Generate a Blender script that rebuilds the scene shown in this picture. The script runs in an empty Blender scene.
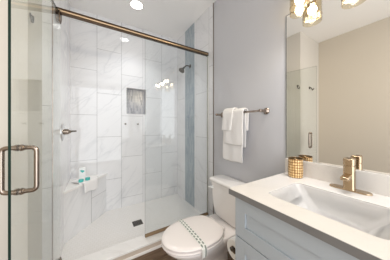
import bpy, bmesh, math, random
from mathutils import Vector, Matrix
random.seed(7)
C = bpy.context.scene
COL = C.collection

# ------------------------------------------------------------------ camera, world, lights, exposure
H = 1.26                                     # eye height; the camera stands at x = 0, y = 0
cam_d = bpy.data.cameras.new('camera')
cam = bpy.data.objects.new('camera', cam_d); COL.objects.link(cam)
cam_d.sensor_width = 36.0
cam_d.lens = 160.0 / 390.0 * 36.0
cam_d.shift_y = -4.1 / 390.0
cam_d.clip_start = 0.02
cam.location = (0, 0, H)
cam.rotation_euler = (math.pi / 2, 0, math.radians(-32.14))
C.camera = cam

w = bpy.data.worlds.new('world'); C.world = w; w.use_nodes = True
w.node_tree.nodes['Background'].inputs[0].default_value = (0.93, 0.96, 1.0, 1)
w.node_tree.nodes['Background'].inputs[1].default_value = 0.5

def area(name, loc, rot, sx, sy, power, color=(1, 1, 1), shape='RECTANGLE'):
    d = bpy.data.lights.new(name, 'AREA'); d.shape = shape
    d.size = sx; d.size_y = sy; d.energy = power; d.color = color
    o = bpy.data.objects.new(name, d); COL.objects.link(o)
    o.location = loc; o.rotation_euler = rot
    return o
REAR_FILL = 21.0
SHOWER_LAMP, BULB, LAMP = 16.0, 16.0, 16.5
area('added_rear_fill', (0.10, -1.36, 1.28), (math.radians(90), 0, 0), 1.9, 2.45, REAR_FILL, (0.93, 0.96, 1.0))  # unseen fill light added behind the camera to brighten the room
sd = bpy.data.lights.new('shower_downlight', 'SPOT'); sd.energy = SHOWER_LAMP; sd.color = (0.97, 0.985, 1.0)
sd.spot_size = math.radians(112); sd.spot_blend = 0.9; sd.shadow_soft_size = 0.06
so = bpy.data.objects.new('shower_downlight', sd); COL.objects.link(so); so.location = (0.43, 2.0, 2.69)

vs = C.view_settings
vs.view_transform = 'Standard'; vs.look = 'None'; vs.gamma = 1.0; vs.use_curve_mapping = False
vs.exposure = 1.0
cy = C.cycles
cy.max_bounces = 14; cy.diffuse_bounces = 6; cy.glossy_bounces = 6
cy.transmission_bounces = 8; cy.transparent_max_bounces = 24
cy.use_denoising = True
cy.sample_clamp_indirect = 6.0
cy.caustics_reflective = False; cy.caustics_refractive = False

# ------------------------------------------------------------------ materials
def srgb(r, g, b):
    f = lambda c: (c / 255 / 12.92) if c / 255 <= 0.04045 else ((c / 255 + 0.055) / 1.055) ** 2.4
    return (f(r), f(g), f(b), 1)

class NT:
    def __init__(s, name):
        s.m = bpy.data.materials.new(name); s.m.use_nodes = True
        s.t = s.m.node_tree; s.n = s.t.nodes; s.l = s.t.links
        s.b = s.n['Principled BSDF']; s.out = s.n['Material Output']
    def new(s, typ, **kw):
        x = s.n.new(typ)
        for k, v in kw.items():
            if k.startswith('i_'):
                x.inputs[k[2:].replace('_', ' ')].default_value = v
            else:
                setattr(x, k, v)
        return x
    def link(s, a, b): s.l.new(a, b)
    def math(s, op, a, b=None, c=None):
        x = s.n.new('ShaderNodeMath'); x.operation = op
        for i, v in enumerate((a, b, c)):
            if v is None: continue
            if isinstance(v, (int, float)): x.inputs[i].default_value = v
            else: s.link(v, x.inputs[i])
        return x.outputs[0]
    def mix(s, f, a, b):
        x = s.n.new('ShaderNodeMix'); x.data_type = 'RGBA'
        for i, v in ((0, f), (6, a), (7, b)):
            if isinstance(v, (int, float, tuple)): x.inputs[i].default_value = v
            else: s.link(v, x.inputs[i])
        return x.outputs[2]
    def ramp(s, f, stops):
        x = s.n.new('ShaderNodeValToRGB')
        e = x.color_ramp.elements
        while len(e) < len(stops): e.new(0.5)
        for q, (p, c) in zip(e, stops): q.position = p; q.color = c
        s.link(f, x.inputs[0]); return x.outputs[0]
    def coords(s, order='xyz', off=(0, 0, 0)):
        tc = s.n.new('ShaderNodeTexCoord'); sp = s.n.new('ShaderNodeSeparateXYZ')
        s.link(tc.outputs['Object'], sp.inputs[0])
        cb = s.n.new('ShaderNodeCombineXYZ')
        for i, ch in enumerate(order):
            if ch == '0': continue
            s.link(s.math('ADD', sp.outputs['xyz'.index(ch)], off[i]), cb.inputs[i])
        return cb.outputs[0]
    def bump(s, h, strength=0.2, dist=0.01):
        x = s.n.new('ShaderNodeBump'); x.inputs['Strength'].default_value = strength
        x.inputs['Distance'].default_value = dist
        s.link(h, x.inputs['Height']); s.link(x.outputs[0], s.b.inputs['Normal'])
    def set(s, col=None, rough=0.5, metal=0.0, spec=0.5, coat=0.0):
        if isinstance(col, tuple): s.b.inputs['Base Color'].default_value = col
        elif col is not None: s.link(col, s.b.inputs['Base Color'])
        s.b.inputs['Roughness'].default_value = rough
        s.b.inputs['Metallic'].default_value = metal
        s.b.inputs['Specular IOR Level'].default_value = spec
        s.b.inputs['Coat Weight'].default_value = coat
        return s.m

def plain(name, col, rough=0.5, metal=0.0, spec=0.5, coat=0.0, bumpscale=None, bs=0.05):
    t = NT(name); t.set(col, rough, metal, spec, coat)
    n = t.new('ShaderNodeTexNoise', i_Scale=bumpscale or 60.0, i_Detail=3.0)
    t.link(t.coords(), n.inputs['Vector'])
    t.bump(n.outputs[0], bs if bumpscale else 0.0, 0.002)
    return t.m

def marble_colour(t, base, vein, scale=1.0, amount=0.55):
    v = t.coords()
    n0 = t.new('ShaderNodeTexNoise', i_Scale=4.0 * scale, i_Detail=4.0, i_Roughness=0.55)
    t.link(v, n0.inputs['Vector'])
    sp = t.n.new('ShaderNodeSeparateXYZ'); t.link(v, sp.inputs[0])
    u = t.math('ADD', sp.outputs[0], sp.outputs[1])
    wob = t.math('MULTIPLY', t.math('SUBTRACT', n0.outputs[0], 0.5), 0.16)
    f = None
    for deg, sc, thr in ((48, 1.0, 0.010), (38, 1.9, 0.007)):
        c_, s_ = math.cos(math.radians(deg)), math.sin(math.radians(deg))
        al = t.math('ADD', t.math('MULTIPLY', u, c_), t.math('MULTIPLY', sp.outputs[2], s_))
        ac = t.math('ADD', t.math('ADD', t.math('MULTIPLY', u, -s_), t.math('MULTIPLY', sp.outputs[2], c_)), wob)
        cb = t.n.new('ShaderNodeCombineXYZ')
        t.link(t.math('MULTIPLY', al, 0.55 * sc), cb.inputs[0]); t.link(t.math('MULTIPLY', ac, 3.0 * sc), cb.inputs[1])
        cb.inputs[2].default_value = deg
        wv = t.new('ShaderNodeTexNoise', i_Scale=1.5 * scale, i_Detail=2.0, i_Roughness=0.4)
        t.link(cb.outputs[0], wv.inputs['Vector'])
        d = t.math('ABSOLUTE', t.math('SUBTRACT', wv.outputs[0], 0.5))
        q = t.ramp(d, [(0.0, (1, 1, 1, 1)), (thr, (0.4, 0.4, 0.4, 1)), (thr * 3.5, (0, 0, 0, 1))])
        f = q if f is None else t.math('MAXIMUM', f, t.math('MULTIPLY', q, 0.7))
    cl = t.new('ShaderNodeTexNoise', i_Scale=2.0 * scale, i_Detail=2.0)
    t.link(v, cl.inputs['Vector'])
    pres = t.ramp(cl.outputs[0], [(0.38, (0, 0, 0, 1)), (0.62, (1, 1, 1, 1))])
    f = t.math('MULTIPLY', t.math('MULTIPLY', f, pres), amount)
    soft = t.mix(t.math('MULTIPLY', pres, 0.05), base, vein)
    return t.mix(f, soft, vein)

def tile_marble(name, order, off, bw=0.58):
    t = NT(name)
    col = marble_colour(t, srgb(229, 229, 230), srgb(184, 186, 190), 1.0, 0.42)
    br = t.new('ShaderNodeTexBrick', offset=0.5, offset_frequency=2, squash=1.0)
    br.inputs['Scale'].default_value = 1.0; br.inputs['Mortar Size'].default_value = 0.0022
    br.inputs['Mortar Smooth'].default_value = 0.1; br.inputs['Brick Width'].default_value = bw
    br.inputs['Row Height'].default_value = 0.2945
    br.inputs['Color1'].default_value = (1, 1, 1, 1); br.inputs['Color2'].default_value = (0.955, 0.955, 0.96, 1)
    br.inputs['Mortar'].default_value = (0.5, 0.5, 0.5, 1)
    t.link(t.coords(order, off), br.inputs['Vector'])
    mult = t.n.new('ShaderNodeMix'); mult.data_type = 'RGBA'; mult.blend_type = 'MULTIPLY'
    mult.inputs[0].default_value = 1.0
    t.link(col, mult.inputs[6]); t.link(br.outputs['Color'], mult.inputs[7])
    t.set(mult.outputs[2], 0.07, 0, 0.5)
    t.link(t.math('MULTIPLY_ADD', br.outputs['Fac'], 0.5, 0.035), t.b.inputs['Roughness'])
    t.bump(t.math('SUBTRACT', 1.0, br.outputs['Fac']), 0.25, 0.001)
    return t.m

# columns start at x = 0.028; joints of the first column at z = 1.0094 + 1.26 etc.
ZJ = -(1.26 + 0.4329) % 0.58
M = {}
M['tile_back'] = tile_marble('marble_tile_back', 'zx0', (ZJ + 0.29, -0.028, 0))
M['tile_bench'] = tile_marble('marble_tile_bench', 'zx0', (1.6, 0.03, 0), 4.0)
M['tile_side'] = tile_marble('marble_tile_side', 'zy0', (ZJ, -2.4555 + 0.2945 * 10, 0))

def slab(name, base, vein, rough, amount=0.5, scale=1.6):
    t = NT(name); col = marble_colour(t, base, vein, scale, amount); return t.set(col, rough, 0, 0.5)
M['marble_slab'] = slab('marble_slab', srgb(236, 234, 232), srgb(208, 206, 204), 0.12, 0.35)
M['quartz'] = slab('white_quartz', srgb(224, 220, 216), srgb(206, 202, 197), 0.18, 0.35, 3.0)
M['quartz_splash'] = slab('white_quartz_splash', srgb(222, 217, 211), srgb(204, 198, 191), 0.2, 0.4, 4.0)
M['counter_edge'] = slab('grey_counter_edge', srgb(128, 126, 125), srgb(112, 110, 109), 0.3, 0.3, 4.0)
M['curb_tile'] = slab('greige_curb_tile', srgb(196, 183, 170), srgb(172, 158, 146), 0.3, 0.5, 3.0)

def mosaic(name, order, w_, h_, c1, c2, mort, rough, msize=0.0015, off=(0, 0, 0), bias=0.0, offset=0.5):
    t = NT(name)
    br = t.new('ShaderNodeTexBrick', offset=offset, offset_frequency=2)
    br.inputs['Scale'].default_value = 1.0; br.inputs['Mortar Size'].default_value = msize
    br.inputs['Brick Width'].default_value = w_; br.inputs['Row Height'].default_value = h_
    br.inputs['Color1'].default_value = c1; br.inputs['Color2'].default_value = c2; br.inputs['Mortar'].default_value = mort
    br.inputs['Bias'].default_value = bias
    t.link(t.coords(order, off), br.inputs['Vector'])
    t.set(br.outputs['Color'], rough, 0, 0.6)
    t.bump(t.math('SUBTRACT', 1.0, br.outputs['Fac']), 0.12, 0.001)
    return t.m
M['strip_mosaic'] = mosaic('blue_glass_mosaic', 'zy0', 0.11, 0.018, srgb(168, 178, 184), srgb(142, 155, 164), srgb(180, 186, 190), 0.12)
M['niche_mosaic'] = mosaic('grey_glass_mosaic', 'zx0', 0.09, 0.016, srgb(168, 168, 172), srgb(124, 125, 132), srgb(185, 185, 188), 0.22)
M['floor_mosaic'] = mosaic('shower_floor_mosaic', 'xy0', 0.035, 0.035, srgb(231, 229, 227), srgb(229, 227, 224), srgb(224, 221, 218), 0.25, 0.002)

t = NT('wood_floor')
br = t.new('ShaderNodeTexBrick', offset=0.37, offset_frequency=2)
br.inputs['Scale'].default_value = 1; br.inputs['Brick Width'].default_value = 0.9; br.inputs['Row Height'].default_value = 0.15
br.inputs['Mortar Size'].default_value = 0.0015
br.inputs['Color1'].default_value = srgb(120, 98, 80); br.inputs['Color2'].default_value = srgb(154, 134, 114); br.inputs['Mortar'].default_value = srgb(70, 58, 50)
t.link(t.coords('xyz'), br.inputs['Vector'])
mp = t.n.new('ShaderNodeMapping'); mp.inputs['Scale'].default_value = (3, 40, 40); t.link(t.coords(), mp.inputs['Vector'])
n = t.new('ShaderNodeTexNoise', i_Scale=1.5, i_Detail=5.0); t.link(mp.outputs[0], n.inputs['Vector'])
g = t.ramp(n.outputs[0], [(0.3, (0.55, 0.5, 0.46, 1)), (0.7, (1.1, 1.08, 1.05, 1))])
mm = t.n.new('ShaderNodeMix'); mm.data_type = 'RGBA'; mm.blend_type = 'MULTIPLY'; mm.inputs[0].default_value = 1
t.link(br.outputs['Color'], mm.inputs[6]); t.link(g, mm.inputs[7])
M['wood'] = t.set(mm.outputs[2], 0.35)

M['wall_grey'] = plain('grey_wall_paint', srgb(196, 196, 200), 0.6, bumpscale=220, bs=0.08)
M['wall_lamp_warm'] = plain('lamp_warmed_wall', srgb(193, 185, 173), 0.6, bumpscale=220, bs=0.08)  # wall colour shifted warm to carry the glow of the vanity lamps
M['wall_end'] = plain('pale_greige_wall_paint', srgb(206, 201, 193), 0.6, bumpscale=220, bs=0.08)
M['ceiling'] = plain('white_ceiling_paint', srgb(240, 238, 235), 0.8, bumpscale=160, bs=0.1)
M['white_trim'] = plain('white_trim_paint', srgb(230, 226, 222), 0.35)
M['ceramic'] = plain('white_ceramic', srgb(243, 237, 234), 0.08, coat=0.3)
M['ceramic_tank'] = plain('white_ceramic_tank', srgb(240, 237, 235), 0.1, coat=0.3)
M['seat_plastic'] = plain('white_seat_plastic', srgb(243, 236, 233), 0.14)
M['basin'] = plain('white_basin', srgb(246, 244, 242), 0.08, coat=0.3)
M['cabinet'] = plain('pale_grey_cabinet_paint', srgb(184, 192, 199), 0.35)
M['nickel'] = plain('brushed_nickel', srgb(162, 148, 136), 0.22, 1.0)
M['bronze'] = plain('dark_bronze', srgb(104, 88, 74), 0.2, 1.0)
M['bronze_light'] = plain('light_bronze', srgb(176, 150, 120), 0.3, 0.9)
M['gold'] = plain('champagne_gold', srgb(198, 176, 148), 0.2, 1.0)
M['dark_metal'] = plain('dark_nickel', srgb(120, 116, 110), 0.25, 1.0)
M['chrome'] = plain('chrome', srgb(215, 215, 215), 0.08, 1.0)
M['black'] = plain('dark_gap', srgb(40, 38, 36), 0.6)
M['paper'] = plain('toilet_paper', srgb(240, 238, 235), 0.9, bumpscale=90, bs=0.1)
M['teal'] = plain('teal_plastic', srgb(74, 184, 178), 0.3)
M['white_plastic'] = plain('white_plastic', srgb(236, 238, 238), 0.3)
M['seal'] = plain('clear_vinyl_seal', srgb(215, 214, 206), 0.35)
M['mirror'] = plain('mirror_silver', (0.90, 0.89, 0.87, 1), 0.0, 1.0)
M['mirror_edge'] = plain('mirror_edge', srgb(140, 142, 144), 0.2, 0.6)

t = NT('terry_cotton'); t.set(srgb(240, 238, 237), 0.95, 0, 0.1)
n = t.new('ShaderNodeTexNoise', i_Scale=420.0, i_Detail=3.0); t.link(t.coords(), n.inputs['Vector'])
t.bump(n.outputs[0], 0.7, 0.004); M['terry'] = t.m

def emit(name, col, s):
    t = NT(name); e = t.new('ShaderNodeEmission'); e.inputs[0].default_value = col; e.inputs[1].default_value = s
    t.link(e.outputs[0], t.out.inputs[0]); return t.m
M['bulb'] = emit('warm_bulb', (1.0, 0.91, 0.80, 1), BULB)
M['downlight'] = emit('downlight_lens', (1.0, 0.98, 0.95, 1), 9.0)

def clear_glass(name, tint, refl=1.0, f0=0.04, rough=0.0):
    t = NT(name)
    lw = t.new('ShaderNodeLayerWeight'); lw.inputs[0].default_value = 0.5
    f = t.math('MULTIPLY_ADD', t.math('POWER', lw.outputs['Facing'], 4.6), (1 - f0) * refl, f0 * refl)
    tr = t.new('ShaderNodeBsdfTransparent'); tr.inputs[0].default_value = tint
    gl = t.new('ShaderNodeBsdfGlossy'); gl.inputs['Roughness'].default_value = rough
    mx = t.new('ShaderNodeMixShader'); t.link(f, mx.inputs[0]); t.link(tr.outputs[0], mx.inputs[1]); t.link(gl.outputs[0], mx.inputs[2])
    t.link(mx.outputs[0], t.out.inputs[0]); return t.m
M['glass'] = clear_glass('clear_shower_glass', (0.975, 0.986, 0.977, 1))
M['glass_panel'] = clear_glass('clear_panel_glass', (0.965, 0.976, 0.977, 1))
M['shade_glass'] = clear_glass('amber_ribbed_glass', (0.94, 0.90, 0.81, 1), 1.0, 0.04, 0.0)
t = NT('green_glass_edge'); M['glass_edge'] = t.set(srgb(14, 46, 38), 0.1)

# woven amber cup
t = NT('woven_amber')
v = t.coords()
sp = t.n.new('ShaderNodeSeparateXYZ'); t.link(v, sp.inputs[0])
ang = t.math('ARCTAN2', sp.outputs[1], sp.outputs[0])
a1 = t.math('ABSOLUTE', t.math('SINE', t.math('MULTIPLY', ang, 9.0))); z1 = t.math('ABSOLUTE', t.math('SINE', t.math('MULTIPLY', sp.outputs[2], math.pi / 0.0165)))
nz = t.new('ShaderNodeTexNoise', i_Scale=70.0, i_Detail=2.0); t.link(v, nz.inputs['Vector'])
chk = t.math('ADD', t.math('MULTIPLY', t.math('POWER', a1, 0.6), t.math('POWER', z1, 0.6)), t.math('MULTIPLY', t.math('SUBTRACT', nz.outputs[0], 0.5), 0.9))
colr = t.ramp(chk, [(0.12, srgb(128, 84, 44)), (0.45, srgb(208, 160, 98)), (0.95, srgb(248, 222, 172))])
t.set(colr, 0.28, 0.35); t.bump(chk, 0.6, 0.004); M['woven'] = t.m

# sanitary paper band: white paper with two rows of dark dashes
t = NT('printed_band')
v = t.coords(); sp = t.n.new('ShaderNodeSeparateXYZ'); t.link(v, sp.inputs[0])
fy = t.math('FRACT', t.math('MULTIPLY', sp.outputs[1], 1 / 0.034))
fy2 = t.math('FRACT', t.math('MULTIPLY_ADD', sp.outputs[1], 1 / 0.034, 0.45))
def band(a, lo, hi): return t.math('MULTIPLY', t.math('GREATER_THAN', a, lo), t.math('LESS_THAN', a, hi))
r1 = t.math('MULTIPLY', band(sp.outputs[0], -0.017, -0.005), t.math('GREATER_THAN', fy, 0.35))
r2 = t.math('MULTIPLY', band(sp.outputs[0], 0.005, 0.017), t.math('GREATER_THAN', fy2, 0.35))
ink = t.math('MAXIMUM', r1, r2)
M['band'] = t.set(t.mix(ink, srgb(236, 236, 230), srgb(132, 137, 131)), 0.6)

# ------------------------------------------------------------------ mesh helpers
def finish(name, bm, mat, parent=None, bevel=0.0, seg=2, subsurf=0, smooth=35, loc=None):
    bmesh.ops.recalc_face_normals(bm, faces=bm.faces)
    me = bpy.data.meshes.new(name); bm.to_mesh(me); bm.free()
    mats = mat if isinstance(mat, (list, tuple)) else [mat]
    for m in mats: me.materials.append(m)
    for p in me.polygons: p.use_smooth = True
    me.set_sharp_from_angle(angle=math.radians(smooth))
    o = bpy.data.objects.new(name, me); COL.objects.link(o)
    if bevel:
        b = o.modifiers.new('bevel', 'BEVEL'); b.width = bevel; b.segments = seg; b.limit_method = 'ANGLE'
        b.harden_normals = False; b.angle_limit = math.radians(40)
    if subsurf:
        s = o.modifiers.new('sub', 'SUBSURF'); s.levels = subsurf; s.render_levels = subsurf
    if parent is not None:
        o.parent = parent
        o.matrix_parent_inverse = Matrix.Translation(parent.location).inverted()
    if loc is not None:                     # move the origin, keep the vertices where they are
        d = Vector(loc)
        me.transform(Matrix.Translation(-d)); o.location = d
    return o

def NB(): return bmesh.new()
def bx(bm, x0, x1, y0, y1, z0, z1):
    vs_ = [bm.verts.new(p) for p in ((x0, y0, z0), (x1, y0, z0), (x1, y1, z0), (x0, y1, z0), (x0, y0, z1), (x1, y0, z1), (x1, y1, z1), (x0, y1, z1))]
    for f in ((0, 3, 2, 1), (4, 5, 6, 7), (0, 1, 5, 4), (1, 2, 6, 5), (2, 3, 7, 6), (3, 0, 4, 7)): bm.faces.new([vs_[i] for i in f])
    return bm
def box(x0, x1, y0, y1, z0, z1): return bx(NB(), x0, x1, y0, y1, z0, z1)
def loft(bm, rings, cap0=True, cap1=True, closed=False):
    R = [[bm.verts.new(p) for p in r] for r in rings]
    n_ = len(R[0])
    pairs = list(zip(R[:-1], R[1:])) + ([(R[-1], R[0])] if closed else [])
    for a, b in pairs:
        for i in range(n_): bm.faces.new((a[i], a[(i + 1) % n_], b[(i + 1) % n_], b[i]))
    if not closed:
        if cap0: bm.faces.new(R[0][::-1])
        if cap1: bm.faces.new(R[-1])
    return bm
def frame(d):
    d = Vector(d).normalized(); u = d.orthogonal().normalized(); return u, d.cross(u).normalized()
def tube(bm, pts, r, n_=14, cap=True):
    pts = [Vector(p) for p in pts]; rs = r if isinstance(r, (list, tuple)) else [r] * len(pts)
    dirs = []
    for i in range(len(pts)):
        a = pts[max(0, i - 1)]; b = pts[min(len(pts) - 1, i + 1)]; dirs.append((b - a).normalized())
    u, _ = frame(dirs[0]); rings = []
    for p, d, q in zip(pts, dirs, rs):
        u = (u - d * u.dot(d)).normalized(); v_ = d.cross(u)
        rings.append([p + (u * math.cos(k * 2 * math.pi / n_) + v_ * math.sin(k * 2 * math.pi / n_)) * q for k in range(n_)])
    return loft(bm, rings, cap, cap)
def lathe(bm, origin, axis, prof, n_=32, cap0=True, cap1=True):
    o = Vector(origin); a = Vector(axis).normalized(); u, v_ = frame(a)
    rings = [[o + a * h_ + (u * math.cos(k * 2 * math.pi / n_) + v_ * math.sin(k * 2 * math.pi / n_)) * r_ for k in range(n_)] for h_, r_ in prof]
    return loft(bm, rings, cap0, cap1)
def arc_path(pts, r, k=6):
    """polyline with rounded corners"""
    pts = [Vector(p) for p in pts]; out = [pts[0]]
    for a, b, c in zip(pts[:-2], pts[1:-1], pts[2:]):
        d1 = (a - b).normalized(); d2 = (c - b).normalized()
        p0 = b + d1 * r; p2 = b + d2 * r
        for i in range(k + 1):
            q = i / k; out.append((1 - q) ** 2 * p0 + 2 * q * (1 - q) * b + q * q * p2)
    out.append(pts[-1]); return out
def rrect(cx, cy_, hx, hy, r, k=6):
    out = []
    for sx, sy, a0 in ((1, 1, 0), (-1, 1, 90), (-1, -1, 180), (1, -1, 270)):
        for i in range(k + 1):
            a = math.radians(a0 + 90 * i / k)
            out.append((cx + sx * (hx - r) + r * math.cos(a), cy_ + sy * (hy - r) + r * math.sin(a)))
    return out
def plate_hole(bm, outer, inner, z0, z1):
    for z in (z0, z1):
        lo = [bm.verts.new((p[0], p[1], z)) for p in outer]; li = [bm.verts.new((p[0], p[1], z)) for p in inner]
        es = [bm.edges.new((l[i], l[(i + 1) % len(l)])) for l in (lo, li) for i in range(len(l))]
        bmesh.ops.triangle_fill(bm, use_beauty=True, use_dissolve=False, edges=es)
        if z == z0: b0, bi0 = lo, li
        else:
            for a, b in ((b0, lo), (bi0, li)):
                for i in range(len(a)): bm.faces.new((a[i], a[(i + 1) % len(a)], b[(i + 1) % len(a)], b[i]))
    return bm

def thing(name, label, cat, loc=(0, 0, 0), group=None):
    o = bpy.data.objects.new(name, None); COL.objects.link(o); o.location = loc
    o.empty_display_size = 0.05
    return tag(o, label, cat, group)
def tag(o, label, cat, group=None, kind='thing'):
    o['label'] = label; o['category'] = cat; o['kind'] = kind
    if group: o['group'] = group
    return o
def struct(name, bm, mat, parent=None, **k):
    o = finish(name, bm, mat, parent, **k)
    o['kind'] = 'structure'
    return o
def slabel(o, label, cat):
    o['label'] = label; o['category'] = cat; return o

# ------------------------------------------------------------------ dimensions
XR, YB, XL, ZC = 1.19, 2.4555, -0.25, 2.716
XRC, YRC = -0.308, 1.505
YG, YT, YJ, XO, YREAR = 1.5974, 1.49, 1.2237, -0.9487, -1.35
ZSF, ZCT = 0.11, 0.925
CURB0, CURB1, ZCURB = 1.50, 1.642, 0.163

# ------------------------------------------------------------------ the room shell
slabel(struct('floor', box(XO - 0.1, XR + 0.1, YREAR - 0.1, CURB0 + 0.05, -0.08, 0), M['wood']), 'brown wood plank floor of the bathroom', 'floor')
slabel(struct('ceiling', box(XO - 0.1, XR + 0.1, YREAR - 0.1, YB + 0.2, ZC, ZC + 0.1), M['ceiling']), 'white ceiling over room and shower', 'ceiling')
slabel(struct('wall_right', box(XR + 0.006, XR + 0.1, YREAR, YB + 0.2, 0, ZC), M['wall_grey']), 'light grey painted wall behind toilet, towel bar and vanity', 'wall')
slabel(struct('wall_left', box(XO - 0.1, XO, YREAR, YJ, 0, ZC), M['wall_lamp_warm']), 'wall opposite the vanity with warm lamplight in its colour, seen in the mirror', 'wall')
slabel(struct('wall_partition', box(XO - 0.1, XRC, YJ, YB + 0.2, 0, ZC), M['wall_end']), 'greige end wall beside the shower behind the open glass door', 'wall')
b = NB()
bx(b, XO - 0.1, -0.88, YREAR - 0.1, YREAR, 0, ZC); bx(b, 1.1, XR + 0.1, YREAR - 0.1, YREAR, 0, ZC); bx(b, -0.88, 1.1, YREAR - 0.1, YREAR, 2.52, ZC)
struct('wall_rear', b, M['wall_lamp_warm'])

# shower: tiled walls
NX0, NX1, NZ0, NZ1 = 0.385, 0.668, 1.432, 1.812
b = NB()
bx(b, XL - 0.1, NX0, YB, YB + 0.15, 0, ZC); bx(b, NX1, XR + 0.02, YB, YB + 0.15, 0, ZC)
bx(b, NX0, NX1, YB, YB + 0.15, 0, NZ0); bx(b, NX0, NX1, YB, YB + 0.15, NZ1, ZC)
wb = struct('wall_back', b, M['tile_back']); slabel(wb, 'white marble tiled back wall of the shower with a niche', 'wall')
nm = struct('niche_back_mosaic', box(NX0, NX1, YB + 0.085, YB + 0.15, NZ0, NZ1), M['niche_mosaic'], wb)
b = NB(); fw = 0.003
bx(b, NX0 + 0.0005, NX0 + fw, YB - 0.002, YB + 0.085, NZ0, NZ1); bx(b, NX1 - fw, NX1 - 0.0005, YB - 0.002, YB + 0.085, NZ0, NZ1)
bx(b, NX0, NX1, YB - 0.002, YB + 0.085, NZ0 + 0.0005, NZ0 + fw); bx(b, NX0, NX1, YB - 0.002, YB + 0.085, NZ1 - fw, NZ1 - 0.0005)
struct('niche_frame', b, M['marble_slab'], wb)
b = NB(); bx(b, XRC - 0.002, XL, YRC, YB, 0, ZC)
slabel(struct('wall_shower_left', b, M['tile_side']), 'white marble tiled left wall of the shower', 'wall')
SY0, SY1 = 1.908, 2.182
b = NB()
bx(b, XR, XR + 0.006, YT, SY0, 0, ZC); bx(b, XR, XR + 0.006, SY1, YB, 0, ZC)
slabel(struct('wall_shower_right', b, M['tile_side']), 'white marble tiled right wall of the shower', 'wall')
slabel(struct('wall_accent', box(XR - 0.001, XR + 0.006, SY0, SY1, 0, ZC), M['strip_mosaic']), 'vertical strip of blue grey glass mosaic on the right shower wall', 'wall')
struct('trim_1', box(XR - 0.003, XR + 0.006, YT - 0.004, YT, 0.0, ZC), M['nickel'])
struct('trim_2', box(XL - 0.006, XL + 0.001, YRC - 0.004, YRC, 0.0, ZC), M['nickel'])
slabel(struct('floor_shower', box(XL, XR, CURB1, YB, 0, ZSF), M['floor_mosaic']), 'pale small mosaic floor of the shower', 'floor')
cb = struct('shower_curb', box(XL, XR, CURB0, CURB1, 0, ZCURB - 0.02), M['curb_tile']); slabel(cb, 'low tiled shower curb with a white marble sill', 'curb')
struct('sill', box(XL, XR, CURB0 - 0.004, CURB1 + 0.002, ZCURB - 0.02, ZCURB), M['marble_slab'], cb, bevel=0.003)
struct('face_moulding', box(XL, XR, CURB0 - 0.012, CURB0, 0.082, 0.108), M['white_trim'], cb, bevel=0.004)
struct('toe_board', box(XL, XR, CURB0 - 0.006, CURB0, 0, 0.082), M['wood'], cb)
struct('baseboard_right', box(XR - 0.008, XR + 0.006, 0.66, YT - 0.01, 0, 0.11), M['white_trim'], bevel=0.003)
struct('baseboard_left', box(XO, XO + 0.013, YREAR, YJ, 0, 0.11), M['white_trim'], bevel=0.003)
struct('baseboard_partition', box(XO + 0.013, XRC - 0.01, YJ - 0.013, YJ, 0, 0.11), M['white_trim'], bevel=0.003)

# ------------------------------------------------------------------ ceiling lights
def downlight(x, y, label):
    t_ = thing('ceiling_light', label, 'ceiling light', (x, y, ZC))
    b = NB(); lathe(b, (x, y, ZC), (0, 0, -1), [(0, 0.082), (0.006, 0.080), (0.008, 0.070), (0.004, 0.066), (0.0, 0.066)], 40, False, False)
    finish('trim_ring', b, M['white_trim'], t_)
    b = NB(); lathe(b, (x, y, ZC), (0, 0, -1), [(0.0, 0.066), (0.004, 0.065), (0.006, 0.03)], 40)
    finish('lens', b, M['downlight'], t_)
downlight(0.43, 2.0, 'round white recessed ceiling light glowing above the shower')

# ------------------------------------------------------------------ shower enclosure
zr = H + 0.883
rail = thing('shower_rail', 'long dark bronze header rail across the top of the shower glass', 'rail', (XR, YG, zr))
b = NB(); prof = [(-0.010, -0.019), (-0.016, -0.017), (-0.016, -0.010), (-0.010, -0.009), (-0.010, 0.011), (-0.017, 0.012), (-0.017, 0.019), (0.014, 0.019), (0.014, -0.019)]
loft(b, [[(x, YG + p[0], zr + p[1]) for p in prof] for x in (XL, XR)])
finish('rail_bar', b, M['bronze'], rail, smooth=30)
b = NB(); prof = [(-0.010, -0.0085)] + [(-0.010 - 0.008 * math.cos(math.radians(-80 + 160 * k / 10)), 0.001 + 0.0095 * math.sin(math.radians(-80 + 160 * k / 10))) for k in range(11)] + [(-0.010, 0.0105)]
loft(b, [[(x, YG + p[0], zr + p[1]) for p in prof] for x in (XL, XR - 0.011)])
finish('rail_inlay', b, M['bronze_light'], rail, smooth=30)
for x0, x1 in ((XL, XL + 0.006), (XR - 0.010, XR)):
    finish('end_bracket', box(x0, x1, YG - 0.019, YG + 0.018, zr - 0.0205, zr + 0.0205), M['dark_metal'], rail, bevel=0.003)

PX0 = 0.422
pan = thing('shower_screen', 'fixed clear glass shower panel standing on the curb in a bronze channel', 'shower panel', (PX0, YG, ZCURB))
g = finish('pane', box(PX0, XR - 0.002, YG - 0.005, YG + 0.005, ZCURB + 0.006, zr - 0.0195), [M['glass_panel'], M['glass_edge']], pan)
for p in g.data.polygons:
    if abs(p.normal.y) < 0.5: p.material_index = 1
b = NB(); bx(b, PX0, XR, YG - 0.011, YG - 0.006, ZCURB, ZCURB + 0.024); bx(b, PX0, XR, YG + 0.006, YG + 0.011, ZCURB, ZCURB + 0.024); bx(b, PX0, XR, YG - 0.011, YG + 0.011, ZCURB, ZCURB + 0.005)
finish('bottom_channel', b, M['bronze_light'], pan, bevel=0.001)
b = NB(); bx(b, XR - 0.006, XR, YG - 0.010, YG - 0.0055, ZCURB + 0.024, zr - 0.02); bx(b, XR - 0.006, XR, YG + 0.0055, YG + 0.010, ZCURB + 0.024, zr - 0.02)
finish('wall_channel', b, M['seal'], pan)

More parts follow.
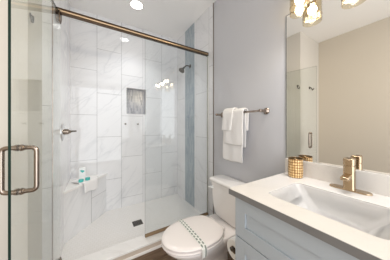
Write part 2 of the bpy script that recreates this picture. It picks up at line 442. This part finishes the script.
# the hinged door, swung open
FE, PV = Vector((-0.312, 1.015, 0)), Vector((-0.224, 1.585, 0))
dv = (PV - FE).normalized(); nv = Vector((dv.y, -dv.x, 0))       # nv points into the shower opening (+x)
DZ0, DZ1 = 0.178, zr - 0.024
door = thing('shower_door', 'frameless clear glass shower door swung open with back to back pull handles', 'shower door', (PV.x, PV.y, DZ0))
b = NB()
corners = [FE + nv * 0.005, PV + nv * 0.005, PV - nv * 0.005, FE - nv * 0.005]
loft(b, [[(c.x, c.y, z) for c in corners] for z in (DZ0, DZ1)])
g = finish('pane', b, [M['glass'], M['glass_edge']], door)
for p in g.data.polygons:
    if abs(p.normal.dot(nv)) < 0.5 and p.normal.dot(dv) < 0.5: p.material_index = 1
for top in (True, False):
    b = NB()
    zc0 = DZ1 if top else DZ0
    sg = -1 if top else 1
    for s_ in (-1, 1):
        pts0 = [PV - dv * 0.045 + nv * s_ * 0.0055, PV + dv * 0.004 + nv * s_ * 0.0055, PV + dv * 0.004 + nv * s_ * 0.013, PV - dv * 0.045 + nv * s_ * 0.013]
        pts1 = [PV - dv * 0.03 + nv * s_ * 0.0055, PV - dv * 0.008 + nv * s_ * 0.0055, PV - dv * 0.008 + nv * s_ * 0.011, PV - dv * 0.03 + nv * s_ * 0.011]
        loft(b, [[(c.x, c.y, zc0 - sg * 0.003) for c in pts0], [(c.x, c.y, zc0 + sg * 0.055) for c in pts0], [(c.x, c.y, zc0 + sg * 0.085) for c in pts1]])
    q = PV - dv * 0.012
    tube(b, [(q.x, q.y, zc0 - sg * (0.018 if not top else 0.006)), (q.x, q.y, zc0 + sg * 0.01)], 0.009)
    finish('pivot_hinge', b, M['bronze'], door, bevel=0.002)
hp = FE + dv * 0.072
for s_, nm_ in ((1, 'inner'), (-1, 'outer')):
    b = NB()
    z1, z0 = H - 0.104, H - 0.312
    a = hp + nv * s_ * 0.005; e = hp + nv * s_ * 0.062
    tube(b, arc_path([(a.x, a.y, z1), (e.x, e.y, z1), (e.x, e.y, z0), (a.x, a.y, z0)], 0.022, 8), 0.0105, 16)
    for z in (z0, z1):
        lathe(b, (a.x, a.y, z), nv * s_, [(0, 0.016), (0.007, 0.016), (0.009, 0.013), (0.013, 0.013), (0.014, 0.0105)], 20)
    finish('pull_handle', b, M['nickel'], door)

# ------------------------------------------------------------------ shower fittings
t_ = thing('shower_valve', 'round brushed nickel shower valve with lever on the left tiled wall', 'shower valve', (XL, 1.90, 1.205))
b = NB(); lathe(b, (XL, 1.90, 1.205), (1, 0, 0), [(0, 0.082), (0.004, 0.082), (0.009, 0.074), (0.012, 0.03)], 40); finish('escutcheon', b, M['chrome'], t_)
b = NB(); lathe(b, (XL, 1.90, 1.205), (1, 0, 0), [(0.008, 0.026), (0.045, 0.024), (0.05, 0.018), (0.062, 0.012)], 28); finish('hub', b, M['nickel'], t_)
b = NB(); tube(b, [(XL + 0.045, 1.90, 1.207), (XL + 0.075, 1.897, 1.209), (XL + 0.105, 1.893, 1.211)], [0.010, 0.008, 0.0065]); finish('lever', b, M['dark_metal'], t_)

sy, sz = 2.03, 2.135
t_ = thing('showerhead', 'dark nickel shower head on a bent arm over the mosaic strip', 'shower head', (XR, sy, sz))
b = NB(); lathe(b, (XR - 0.001, sy, sz), (-1, 0, 0), [(0, 0.028), (0.004, 0.028), (0.010, 0.014), (0.012, 0.010)], 28); finish('flange', b, M['dark_metal'], t_)
b = NB(); tube(b, arc_path([(XR - 0.005, sy, sz), (XR - 0.062, sy, sz + 0.003), (XR - 0.105, sy, sz - 0.042)], 0.025), 0.0095); finish('arm', b, M['dark_metal'], t_)
b = NB(); lathe(b, (XR - 0.100, sy, sz - 0.036), (-0.62, -0.1, -0.78), [(0, 0.012), (0.012, 0.016), (0.03, 0.018), (0.058, 0.040), (0.070, 0.043), (0.076, 0.041), (0.077, 0.036)], 32); finish('spray_head', b, M['dark_metal'], t_)

for i, (hx, lab) in enumerate(((0.374, 'small steel wall peg under the niche, nearer the corner bench'), (0.543, 'small steel wall peg under the niche, nearer the fixed glass panel'))):
    b = NB(); lathe(b, (hx, YB, 1.289), (0, -1, 0), [(0, 0.012), (0.004, 0.012), (0.006, 0.006), (0.022, 0.006), (0.024, 0.010), (0.030, 0.010), (0.031, 0.007)], 20)
    tag(finish('wall_peg', b, M['dark_metal'], loc=(hx, YB, 1.289)), lab, 'peg', 'pegs under the niche')

t_ = thing('floor_drain', 'square dark metal drain in the shower floor', 'drain', (0.432, 1.967, ZSF))
finish('grate_frame', box(0.378, 0.486, 1.913, 2.021, ZSF - 0.001, ZSF + 0.003), M['dark_metal'], t_, bevel=0.001)
b = NB()
for i in range(5):
    for j in range(2): bx(b, 0.386 + i * 0.0192, 0.386 + i * 0.0192 + 0.012, 1.921 + j * 0.047, 1.921 + j * 0.047 + 0.044, ZSF + 0.0028, ZSF + 0.0034)
finish('slots', b, M['black'], t_)

# corner bench
zb = 0.625
bench = thing('corner_bench', 'triangular marble corner bench built into the shower', 'bench', (XL, YB, ZSF))
def tri(bm, ax, ay, z0, z1): return loft(bm, [[(XL, YB, z), (XL, YB - ay, z), (XL + ax, YB, z)] for z in (z0, z1)])
finish('bench_base', tri(NB(), 0.385, 0.465, ZSF, zb - 0.028), M['tile_bench'], bench)
finish('bench_top', tri(NB(), 0.40, 0.483, zb - 0.028, zb), M['marble_slab'], bench, bevel=0.003)

# towel draped over the bench edge, bottles
def sheet(bm, rows, th):
    """rows: list of lists of points (grid); thickened by th along vertex normals"""
    R = [[bm.verts.new(p) for p in r] for r in rows]
    for i in range(len(R) - 1):
        for j in range(len(R[0]) - 1): bm.faces.new((R[i][j], R[i + 1][j], R[i + 1][j + 1], R[i][j + 1]))
    bmesh.ops.recalc_face_normals(bm, faces=bm.faces)
    bmesh.ops.solidify(bm, geom=bm.faces[:], thickness=th)
    return bm
ed = (Vector((XL + 0.40, YB, 0)) - Vector((XL, YB - 0.483, 0))).normalized()    # along bench edge
eo = Vector((ed.y, -ed.x, 0))                                                   # outwards
e0 = Vector((XL, YB - 0.483, 0)) + ed * 0.315
rows = []
for k in range(9):
    u = (k / 8 - 0.5) * 0.22
    r_ = []
    for d, z in ((-0.15, zb + 0.020), (-0.09, zb + 0.022), (-0.03, zb + 0.021), (0.006, zb + 0.021), (0.026, zb + 0.010), (0.029, zb - 0.02), (0.030 + 0.004 * math.sin(k * 1.3), zb - 0.07), (0.032 + 0.006 * math.sin(k * 1.3), zb - 0.115 + 0.012 * math.sin(k * 0.8))):
        p = e0 + ed * (u + 0.01 * math.sin(k * 2 + d * 30)) + eo * d
        r_.append((p.x, p.y, z + 0.003 * math.sin(k * 1.7)))
    rows.append(r_)
b = NB(); sheet(b, rows, 0.011)
tag(finish('washcloth', b, M['terry'], subsurf=1, loc=tuple(e0 + eo * -0.05 + Vector((0, 0, zb)))), 'white washcloth draped over the front edge of the corner bench', 'towel')

def bottle(px, py, h_, r_, label, cap_mat, body_mat, name, cat, mark=False):
    t_ = thing(name, label, cat, (px, py, zb))
    b = NB(); lathe(b, (px, py, zb), (0, 0, 1), [(0, r_ * 0.9), (0.004, r_), (h_ * 0.7, r_), (h_ * 0.78, r_ * 0.75), (h_ * 0.8, r_ * 0.6)], 24); finish('body', b, body_mat, t_)
    b = NB(); lathe(b, (px, py, zb + h_ * 0.79), (0, 0, 1), [(0, r_ * 0.66), (h_ * 0.2, r_ * 0.66), (h_ * 0.21, r_ * 0.5)], 20); finish('cap', b, cap_mat, t_)
    return t_
# tall white carton with a teal mark, two small teal capped jars
bp = Vector((-0.122, 2.30, zb))
t_ = thing('toiletry_carton', 'upright white toiletry carton with a teal mark in the bench corner', 'carton', bp)
finish('carton', box(bp.x - 0.032, bp.x + 0.032, bp.y - 0.018, bp.y + 0.018, zb, zb + 0.145), M['white_plastic'], t_, bevel=0.003)
b = NB(); loft(b, [[(bp.x + q[0], bp.y - 0.019 - e_, zb + q[1]) for q in ((-0.022, 0.118), (-0.004, 0.120), (0.022, 0.112), (0.020, 0.097), (0.002, 0.088), (-0.010, 0.100))] for e_ in (0, 0.0012)])
finish('printed_mark', b, M['teal'], t_)
for (jx, jy, lab) in ((-0.125, 2.16, 'small white jar with square teal label nearer the left shower wall'), (-0.066, 2.20, 'small white jar with square teal label beside the washcloth')):
    t_ = thing('toiletry_jar', lab, 'jar', (jx, jy, zb), 'small teal jars on the bench')
    b = NB(); lathe(b, (jx, jy, zb), (0, 0, 1), [(0, 0.020), (0.003, 0.022), (0.018, 0.022), (0.020, 0.019)], 24); finish('body', b, M['white_plastic'], t_)
    b = NB(); lathe(b, (jx, jy, zb + 0.018), (0, 0, 1), [(0, 0.0235), (0.026, 0.0235), (0.029, 0.021)], 24); finish('lid', b, M['teal'], t_)

# ------------------------------------------------------------------ towel bar and towels
tx, tz, ty0, ty1 = 1.12, H + 0.1215, 0.80, 1.335
bar = thing('towel_bar', 'brushed nickel towel bar on the grey wall above the toilet', 'towel bar', (XR + 0.006, (ty0 + ty1) / 2, tz))
b = NB(); tube(b, [(tx, ty0 - 0.012, tz), (tx, ty1 + 0.012, tz)], 0.0085, 18); finish('rod', b, M['nickel'], bar)
for y in (ty0, ty1):
    b = NB(); lathe(b, (XR + 0.006, y, tz), (-1, 0, 0), [(0, 0.027), (0.006, 0.027), (0.012, 0.022), (0.02, 0.013), (0.072, 0.012), (0.088, 0.013), (0.092, 0.009)], 28)
    finish('post', b, M['nickel'], bar)

def towel(name, y0, y1, zf, zbk, rad, th, label, off=0.0, skew=0.0, wave=0.003):
    """folded towel hanging over the rod: front drop to zf, rear drop to zbk"""
    rows = []
    ny = 11
    for k in range(ny + 1):
        y = y0 + (y1 - y0) * k / ny
        r_ = []
        prof = []
        R_ = 0.0085 + rad
        nf = 8
        for i in range(nf + 1): prof.append((-R_ - 0.004 * (1 - i / nf), zf + (tz - zf) * i / nf, 1 - i / nf))
        for i in range(1, 8): a = math.pi - math.pi * i / 8; prof.append((R_ * math.cos(a), tz + R_ * math.sin(a), 0))
        for i in range(nf + 1): prof.append((R_, tz - (tz - zbk) * i / nf, 0.3 * i / nf))
        for dx, z, q in prof:
            r_.append((tx + dx + wave * q * math.sin(k * 1.1 + off), y + 0.006 * q * math.sin(z * 20 + off) + skew * q, z + 0.004 * q * math.sin(k * 0.7 + off)))
        rows.append(r_)
    b = NB(); sheet(b, rows, th)
    o = finish(name, b, M['terry'], subsurf=1, loc=(tx, (y0 + y1) / 2, tz))
    return tag(o, label, 'towel', 'white towels on the bar')
towel('bath_towel', 0.962, 1.215, 0.925, 1.06, 0.017, 0.011, 'white bath towel, lowest and longest of the towels on the bar')
towel('hand_towel', 0.945, 1.185, 1.085, 1.215, 0.031, 0.011, 'white hand towel folded over the longer bath towel', 1.3, 0.006)
towel('face_towel', 1.06, 1.19, 1.215, 1.25, 0.045, 0.011, 'small white face towel, topmost and shortest on the bar', 2.1, 0.01)

# ------------------------------------------------------------------ toilet
CY = 1.115
def egg(u0, u1, uw, hw, n_=44, pb=2.7, pf=2.0, z=0.0):
    """outline: u measured from the wall; widest at uw"""
    out = []
    for k in range(n_):
        a = 2 * math.pi * k / n_
        c, s_ = math.cos(a), math.sin(a)
        p = pf if c > 0 else pb
        L = (u1 - uw) if c > 0 else (uw - u0)
        x = L * math.copysign(abs(c) ** (2 / p), c); y = hw * math.copysign(abs(s_) ** (2 / p), s_)
        out.append((XR - (uw + x), CY + y, z))
    return out
toilet = thing('toilet', 'white two piece toilet with closed lid facing away from the grey wall', 'toilet', (0.75, CY, 0))
zs = 0.362
b = NB()
loft(b, [egg(0.16, 0.58, 0.36, 0.105, pb=3, z=0.0), egg(0.16, 0.575, 0.36, 0.102, pb=3, z=0.05), egg(0.17, 0.56, 0.37, 0.098, pb=3, z=0.14),
         egg(0.18, 0.60, 0.40, 0.115, pb=3, z=0.20), egg(0.20, 0.675, 0.44, 0.150, pb=3, z=0.26), egg(0.22, 0.720, 0.47, 0.172, pb=3, z=0.31),
         egg(0.235, 0.752, 0.49, 0.184, z=zs - 0.022), egg(0.24, 0.758, 0.49, 0.187, z=zs - 0.006), egg(0.245, 0.752, 0.49, 0.183, z=zs)])
finish('bowl', b, M['ceramic'], toilet, smooth=60)
b = NB()
def dk(u0, u1, hw, z, r_): return [(p[0], p[1], z) for p in rrect(XR - (u0 + u1) / 2, CY, (u1 - u0) / 2, hw, r_)]
loft(b, [dk(0.05, 0.32, 0.10, 0.18, 0.04), dk(0.03, 0.33, 0.13, 0.26, 0.04), dk(0.02, 0.335, 0.165, 0.32, 0.05), dk(0.02, 0.335, 0.168, zs - 0.008, 0.05), dk(0.025, 0.33, 0.163, zs, 0.05)])
finish('deck', b, M['ceramic'], toilet, smooth=60)
b = NB()
loft(b, [egg(0.262, 0.765, 0.50, 0.191, z=zs + 0.001), egg(0.258, 0.77, 0.50, 0.196, z=zs + 0.006), egg(0.258, 0.77, 0.50, 0.196, z=zs + 0.014), egg(0.262, 0.765, 0.50, 0.191, z=zs + 0.019)])
finish('seat', b, M['seat_plastic'], toilet, smooth=60)
b = NB()
zl = zs + 0.0245
loft(b, [egg(0.268, 0.762, 0.50, 0.190, z=zl), egg(0.262, 0.769, 0.50, 0.196, z=zl + 0.005), egg(0.262, 0.769, 0.50, 0.196, z=zl + 0.013), egg(0.267, 0.764, 0.50, 0.191, z=zl + 0.019),
         egg(0.285, 0.735, 0.50, 0.168, z=zl + 0.024), egg(0.34, 0.65, 0.50, 0.11, z=zl + 0.0275), egg(0.44, 0.56, 0.50, 0.04, z=zl + 0.0285)])
from mathutils.bvhtree import BVHTree
lid_tree = BVHTree.FromBMesh(b)
finish('lid', b, M['seat_plastic'], toilet, smooth=60)
for s_ in (-1, 1):
    b = NB(); tube(b, [(XR - 0.252, CY + s_ * 0.045, zs + 0.018), (XR - 0.252, CY + s_ * 0.095, zs + 0.018)], 0.013, 14)
    finish('seat_hinge', b, M['seat_plastic'], toilet, bevel=0.003)
def tk(u0, u1, hw, z, r_): return [(p[0], p[1], z) for p in rrect(XR - (u0 + u1) / 2, CY, (u1 - u0) / 2, hw, r_)]
b = NB()
loft(b, [tk(0.02, 0.155, 0.150, zs + 0.004, 0.05), tk(0.012, 0.165, 0.168, zs + 0.02, 0.05), tk(0.01, 0.175, 0.18, 0.45, 0.045), tk(0.008, 0.182, 0.190, 0.58, 0.04), tk(0.008, 0.186, 0.197, 0.702, 0.035)])
finish('tank', b, M['ceramic_tank'], toilet, smooth=60)
b = NB()
loft(b, [tk(0.008, 0.190, 0.200, 0.703, 0.035), tk(0.005, 0.199, 0.210, 0.708, 0.038), tk(0.005, 0.200, 0.211, 0.724, 0.038), tk(0.007, 0.196, 0.207, 0.733, 0.036), tk(0.018, 0.182, 0.192, 0.738, 0.03)])
finish('tank_lid', b, M['ceramic_tank'], toilet, smooth=60)
b = NB(); lathe(b, (XR - 0.183, CY + 0.150, 0.648), (-1, 0, 0), [(0, 0.014), (0.012, 0.013), (0.02, 0.009)], 18)
tube(b, [(XR - 0.200, CY + 0.146, 0.648), (XR - 0.205, CY + 0.172, 0.646), (XR - 0.200, CY + 0.195, 0.640)], [0.008, 0.0085, 0.007])
lev = finish('flush_lever', b, M['white_plastic'], toilet)

# paper band across the closed lid
def lidz(y):
    z_ = max((lid_tree.ray_cast(Vector((x, y, 1.0)), Vector((0, 0, -1)))[0] or Vector((0, 0, zl + 0.012))).z for x in (0.634, 0.655, 0.676))
    return z_ + 0.0028
bxc, bw = 0.655, 0.021
path = [(CY + 0.2015, zl - 0.018), (CY + 0.2015, zl + 0.008)] + [(CY + 0.191 - 0.382 * k / 24, lidz(CY + 0.191 - 0.382 * k / 24)) for k in range(25)] + [(CY - 0.2015, zl + 0.008), (CY - 0.2025, zl - 0.020), (CY - 0.200, zl - 0.05)]
b = NB()
sheet(b, [[(bxc + bw * (s_ / 3 - 0.5) * 2, y, z) for y, z in path] for s_ in range(4)], 0.0009)
tag(finish('paper_band', b, M['band'], loc=(bxc, CY, zl)), 'white paper band with two rows of dark dashes across the toilet lid', 'paper band')

# ------------------------------------------------------------------ vanity
VY0, VY1, VXF = -0.06, 0.632, 0.614
CX0, CY0_, CY1_ = 0.637, -0.04, 0.612
van = thing('vanity_cabinet', 'pale grey shaker vanity cabinet under the white countertop', 'cabinet', (0.9, 0.286, 0))
b = NB(); zt = ZCT - 0.0305
bx(b, CX0 + 0.019, XR, CY0_, CY0_ + 0.018, 0.0, zt); bx(b, CX0 + 0.019, XR, CY1_ - 0.018, CY1_, 0.0, zt)
bx(b, CX0 + 0.019, XR, CY0_ + 0.018, CY1_ - 0.018, 0.09, 0.108); bx(b, XR - 0.012, XR, CY0_ + 0.018, CY1_ - 0.018, 0.108, zt)
bx(b, CX0 + 0.019, CX0 + 0.037, CY0_ + 0.018, CY1_ - 0.018, 0.674, 0.692); bx(b, CX0 + 0.075, CX0 + 0.09, CY0_ + 0.018, CY1_ - 0.018, 0, 0.09)
finish('carcass', b, M['cabinet'], van, bevel=0.0015)
def shaker(name, y0, y1, z0, z1, st, rec=0.009):
    b = NB(); X0, X1 = CX0, CX0 + 0.019
    bx(b, X0, X1, y0, y0 + st, z0, z1); bx(b, X0, X1, y1 - st, y1, z0, z1)
    bx(b, X0, X1, y0 + st, y1 - st, z0, z0 + st); bx(b, X0, X1, y0 + st, y1 - st, z1 - st, z1)
    bx(b, X0 + rec, X1, y0 + st, y1 - st, z0 + st, z1 - st)
    bmesh.ops.remove_doubles(b, verts=b.verts, dist=1e-5)
    return finish(name, b, M['cabinet'], van, bevel=0.0012)
shaker('drawer', CY0_ + 0.003, CY1_ - 0.003, 0.684, 0.884, 0.064)
shaker('door', 0.2875, CY1_ - 0.003, 0.095, 0.679, 0.064)
shaker('door', CY0_ + 0.003, 0.2845, 0.095, 0.679, 0.064)

top = thing('countertop', 'white quartz countertop with integrated rectangular sink on the vanity', 'countertop', (0.9, 0.286, ZCT))
SX, SY, SHX, SHY = 0.872, 0.286, 0.150, 0.200
outer = [(VXF, VY0), (XR, VY0), (XR, VY1), (VXF, VY1)]
b = NB(); plate_hole(b, outer, rrect(SX, SY, SHX, SHY, 0.035), ZCT - 0.030, ZCT); finish('slab', b, M['quartz'], top, bevel=0.0015)
b = NB(); bx(b, VXF - 0.0015, VXF, VY0, VY1 + 0.0015, ZCT - 0.030, ZCT - 0.002); bx(b, VXF, XR, VY1, VY1 + 0.0015, ZCT - 0.030, ZCT - 0.002); finish('edge_band', b, M['counter_edge'], top)  # strips on front and end edges, darker grey than the slab top
b = NB()
def rr3(hx, hy, r_, z, dx=0.0, dy=0.0): return [(p[0], p[1], z) for p in rrect(SX + dx, SY + dy, hx, hy, r_)]
loft(b, [rr3(SHX - 0.0005, SHY - 0.0005, 0.035, ZCT - 0.005), rr3(SHX - 0.004, SHY - 0.006, 0.036, ZCT - 0.012), rr3(SHX - 0.016, SHY - 0.045, 0.036, ZCT - 0.055), rr3(SHX - 0.030, SHY - 0.088, 0.036, ZCT - 0.098), rr3(SHX - 0.045, SHY - 0.105, 0.04, ZCT - 0.108), rr3(0.04, 0.04, 0.035, ZCT - 0.112)], cap0=False)
bmesh.ops.solidify(b, geom=b.faces[:], thickness=0.0)
finish('sink_basin', b, M['basin'], top, smooth=50)
b = NB(); lathe(b, (SX, SY, ZCT - 0.1125), (0, 0, 1), [(0, 0.022), (0.003, 0.022), (0.004, 0.016), (0.002, 0.014)], 24); finish('sink_drain', b, M['gold'], top)
tag(finish('backsplash', box(XR - 0.013, XR + 0.006, VY0, VY1 + 0.007, ZCT, H - 0.235), M['quartz_splash'], bevel=0.002, loc=(XR, 0.286, ZCT)), 'low white quartz backsplash along the wall under the mirror', 'backsplash')

mir = thing('mirror', 'large frameless wall mirror with polished edge above the vanity', 'mirror', (XR, 0.286, H - 0.235))
MZ0, MZ1 = H - 0.2345, H + 0.803
finish('mirror_glass', box(XR, XR + 0.0055, VY0, VY1 + 0.003, MZ0, MZ1), M['mirror'], mir)
b = NB(); bx(b, XR - 0.0008, XR + 0.006, VY1 + 0.003, VY1 + 0.008, MZ0, MZ1 + 0.004); bx(b, XR - 0.0008, XR + 0.006, VY0, VY1 + 0.003, MZ1, MZ1 + 0.004)
finish('mirror_edge', b, M['mirror_edge'], mir)

# faucet
fx, fy_ = 1.130, 0.279
fau = thing('faucet', 'champagne gold single lever faucet behind the sink', 'faucet', (fx, fy_, ZCT))
b = NB(); loft(b, [[(p[0], p[1], z) for p in rrect(fx, fy_, hx, hy, hx * 0.98)] for hx, hy, z in ((0.026, 0.083, ZCT), (0.027, 0.084, ZCT + 0.003), (0.025, 0.082, ZCT + 0.007))])
finish('base_plate', b, M['gold'], fau)
b = NB(); loft(b, [[(p[0], p[1], z) for p in rrect(fx, fy_, h_, h_, 0.009)] for h_, z in ((0.024, ZCT + 0.006), (0.022, ZCT + 0.012), (0.0215, ZCT + 0.125), (0.021, ZCT + 0.127))])
finish('body', b, M['gold'], fau)
b = NB(); loft(b, [[(p[0], p[1], z) for p in rrect(fx, fy_, h_, h_, 0.009)] for h_, z in ((0.0175, ZCT + 0.127), (0.0175, ZCT + 0.130), (0.0218, ZCT + 0.131), (0.0218, ZCT + 0.164), (0.019, ZCT + 0.167))])
bx(b, fx - 0.055, fx + 0.005, fy_ - 0.011, fy_ + 0.011, ZCT + 0.160, ZCT + 0.167)
finish('handle', b, M['gold'], fau, bevel=0.001)
b = NB()
loft(b, [[(x, fy_ - w_, z0), (x, fy_ + w_, z0), (x, fy_ + w_, z1), (x, fy_ - w_, z1)] for x, w_, z0, z1 in ((fx - 0.012, 0.0165, ZCT + 0.060, ZCT + 0.090), (fx - 0.045, 0.0165, ZCT + 0.062, ZCT + 0.085), (fx - 0.082, 0.0165, ZCT + 0.062, ZCT + 0.079))])
finish('spout', b, M['gold'], fau, bevel=0.004)

# woven cup
cx_, cyy = 1.122, 0.541
cup = thing('tumbler', 'amber woven tumbler on the countertop beside the backsplash', 'tumbler', (cx_, cyy, ZCT))
b = NB(); lathe(b, (cx_, cyy, ZCT), (0, 0, 1), [(0, 0.036), (0.003, 0.040), (0.02, 0.0425), (0.06, 0.0435), (0.108, 0.0415), (0.119, 0.041), (0.119, 0.037), (0.06, 0.039), (0.008, 0.037), (0.007, 0.005)], 48)
finish('cup_body', b, M['woven'], cup, loc=(cx_, cyy, ZCT) ) 
b = NB(); lathe(b, (cx_, cyy, ZCT + 0.1185), (0, 0, 1), [(0, 0.0412), (0.004, 0.0425), (0.006, 0.040), (0.004, 0.0375), (0, 0.0372)], 48)
finish('rim', b, plain('dark_gold_rim', srgb(120, 96, 66), 0.3, 0.8), cup)

# toilet paper on the vanity side
rx0, rx1, ry, rz = 0.69, 0.79, 0.674, 0.545
hold = thing('toilet_paper_holder', 'dark nickel toilet paper holder on the end of the vanity', 'toilet paper holder', (rx1 + 0.03, CY1_, rz))
b = NB(); lathe(b, (rx1 + 0.03, CY1_, rz), (0, 1, 0), [(0, 0.024), (0.006, 0.024), (0.010, 0.012)], 24); finish('flange', b, M['dark_metal'], hold)
b = NB(); tube(b, arc_path([(rx1 + 0.03, CY1_ + 0.005, rz), (rx1 + 0.03, ry, rz), (rx0 - 0.012, ry, rz)], 0.02), 0.007)
lathe(b, (rx0 - 0.012, ry, rz), (-1, 0, 0), [(0, 0.007), (0.001, 0.012), (0.007, 0.012), (0.009, 0.008)], 18); finish('arm', b, M['dark_metal'], hold)
roll = thing('toilet_paper_roll', 'white toilet paper roll on the holder beside the toilet', 'toilet paper', ((rx0 + rx1) / 2, ry, rz))
b = NB(); lathe(b, (rx0, ry, rz - 0.012), (1, 0, 0), [(0, 0.021), (0, 0.054), (0.002, 0.056), (0.098, 0.056), (0.1, 0.054), (0.1, 0.021), (0, 0.021)], 36, False, False); finish('paper', b, M['paper'], roll)
b = NB(); lathe(b, (rx0 + 0.001, ry, rz - 0.012), (1, 0, 0), [(0, 0.0212), (0.098, 0.0212), (0.098, 0.0195), (0, 0.0195), (0, 0.0212)], 28, False, False); finish('core', b, plain('brown_card', srgb(150, 128, 104), 0.9), roll)

# robe hook seen in the mirror
hk = thing('robe_hook', 'nickel robe hook on the greige end wall, seen in the mirror', 'hook', (-0.606, YJ, 1.875))
b = NB(); lathe(b, (-0.606, YJ, 1.885), (0, -1, 0), [(0, 0.022), (0.005, 0.022), (0.009, 0.01)], 24); finish('flange', b, M['dark_metal'], hk)
b = NB(); tube(b, arc_path([(-0.606, YJ - 0.004, 1.885), (-0.606, YJ - 0.03, 1.88), (-0.606, YJ - 0.04, 1.835), (-0.606, YJ - 0.065, 1.865)], 0.012), 0.007); finish('prong', b, M['dark_metal'], hk)

hk = thing('robe_hook', 'small nickel robe hook on the end wall seen through the open glass door', 'hook', (XRC, 1.262, 1.87))
b = NB(); lathe(b, (XRC, 1.262, 1.885), (1, 0, 0), [(0, 0.015), (0.003, 0.015), (0.005, 0.007)], 20); finish('flange', b, M['dark_metal'], hk)
b = NB(); tube(b, arc_path([(XRC + 0.003, 1.262, 1.885), (XRC + 0.013, 1.262, 1.884), (XRC + 0.013, 1.256, 1.845), (XRC + 0.013, 1.235, 1.838), (XRC + 0.013, 1.225, 1.862)], 0.008), 0.0045); finish('prong', b, M['dark_metal'], hk)

# ------------------------------------------------------------------ vanity light
lx, lz = XR - 0.086, H + 0.7165
fix = thing('vanity_light', 'three lamp wall light with amber glass shades above the mirror', 'wall light', (XR + 0.006, 0.295, 2.22))
finish('backplate', box(XR - 0.018, XR + 0.006, -0.03, 0.62, 2.20, 2.27), M['gold'], fix, bevel=0.006)
for y in (0.507, 0.295, 0.083):
    b = NB(); tube(b, arc_path([(XR - 0.016, y, 2.235), (lx, y, 2.235), (lx, y, 2.15)], 0.03), 0.009); finish('lamp_arm', b, M['gold'], fix)
    b = NB(); lathe(b, (lx, y, 2.165), (0, 0, -1), [(0, 0.012), (0.004, 0.03), (0.012, 0.032), (0.013, 0.022), (0.068, 0.021)], 28)
    for k in range(3):
        a = k * 2 * math.pi / 3
        tube(b, [(lx, y, 2.150), (lx + 0.052 * math.cos(a), y + 0.052 * math.sin(a), 2.150)], 0.003, 8)
    sk = finish('socket', b, M['gold'], fix)
    n_ = 64; rings = []
    for z, base_r in ((2.152, 0.054), (2.10, 0.054), (2.03, 0.054), (lz + 0.004, 0.0545), (lz, 0.054)):
        rings.append([(lx + (base_r + (0.0012 if k % 2 else 0)) * math.cos(2 * math.pi * k / n_), y + (base_r + (0.0012 if k % 2 else 0)) * math.sin(2 * math.pi * k / n_), z) for k in range(n_)])
    b = NB(); loft(b, rings, False, False); bmesh.ops.recalc_face_normals(b, faces=b.faces); bmesh.ops.solidify(b, geom=b.faces[:], thickness=0.003)
    sh = finish('lamp_shade', b, M['shade_glass'], fix)
    b = NB(); lathe(b, (lx, y, lz + 0.038), (0, 0, 1), [(0, 0.0553), (0.005, 0.0553), (0.005, 0.0565), (0, 0.0565), (0, 0.0553)], 48, False, False)
    r_ = finish('shade_ring', b, M['gold'], fix)
    b = NB(); bmesh.ops.create_uvsphere(b, u_segments=24, v_segments=14, radius=0.027, matrix=Matrix.Translation((lx, y, 2.062)) @ Matrix.Diagonal((1, 1, 1.15, 1)))
    finish('bulb', b, M['bulb'], fix)
    ld = bpy.data.lights.new('lamp_light', 'SPOT'); ld.energy = LAMP; ld.color = (1.0, 0.965, 0.925)
    ld.spot_size = math.radians(178); ld.spot_blend = 1.0; ld.shadow_soft_size = 0.02
    lo = bpy.data.objects.new('lamp_light', ld); COL.objects.link(lo); lo.location = (lx - 0.031, y, 2.055)
    lo.rotation_euler = Vector((-1, 0.2, -0.75)).to_track_quat('-Z', 'Y').to_euler()
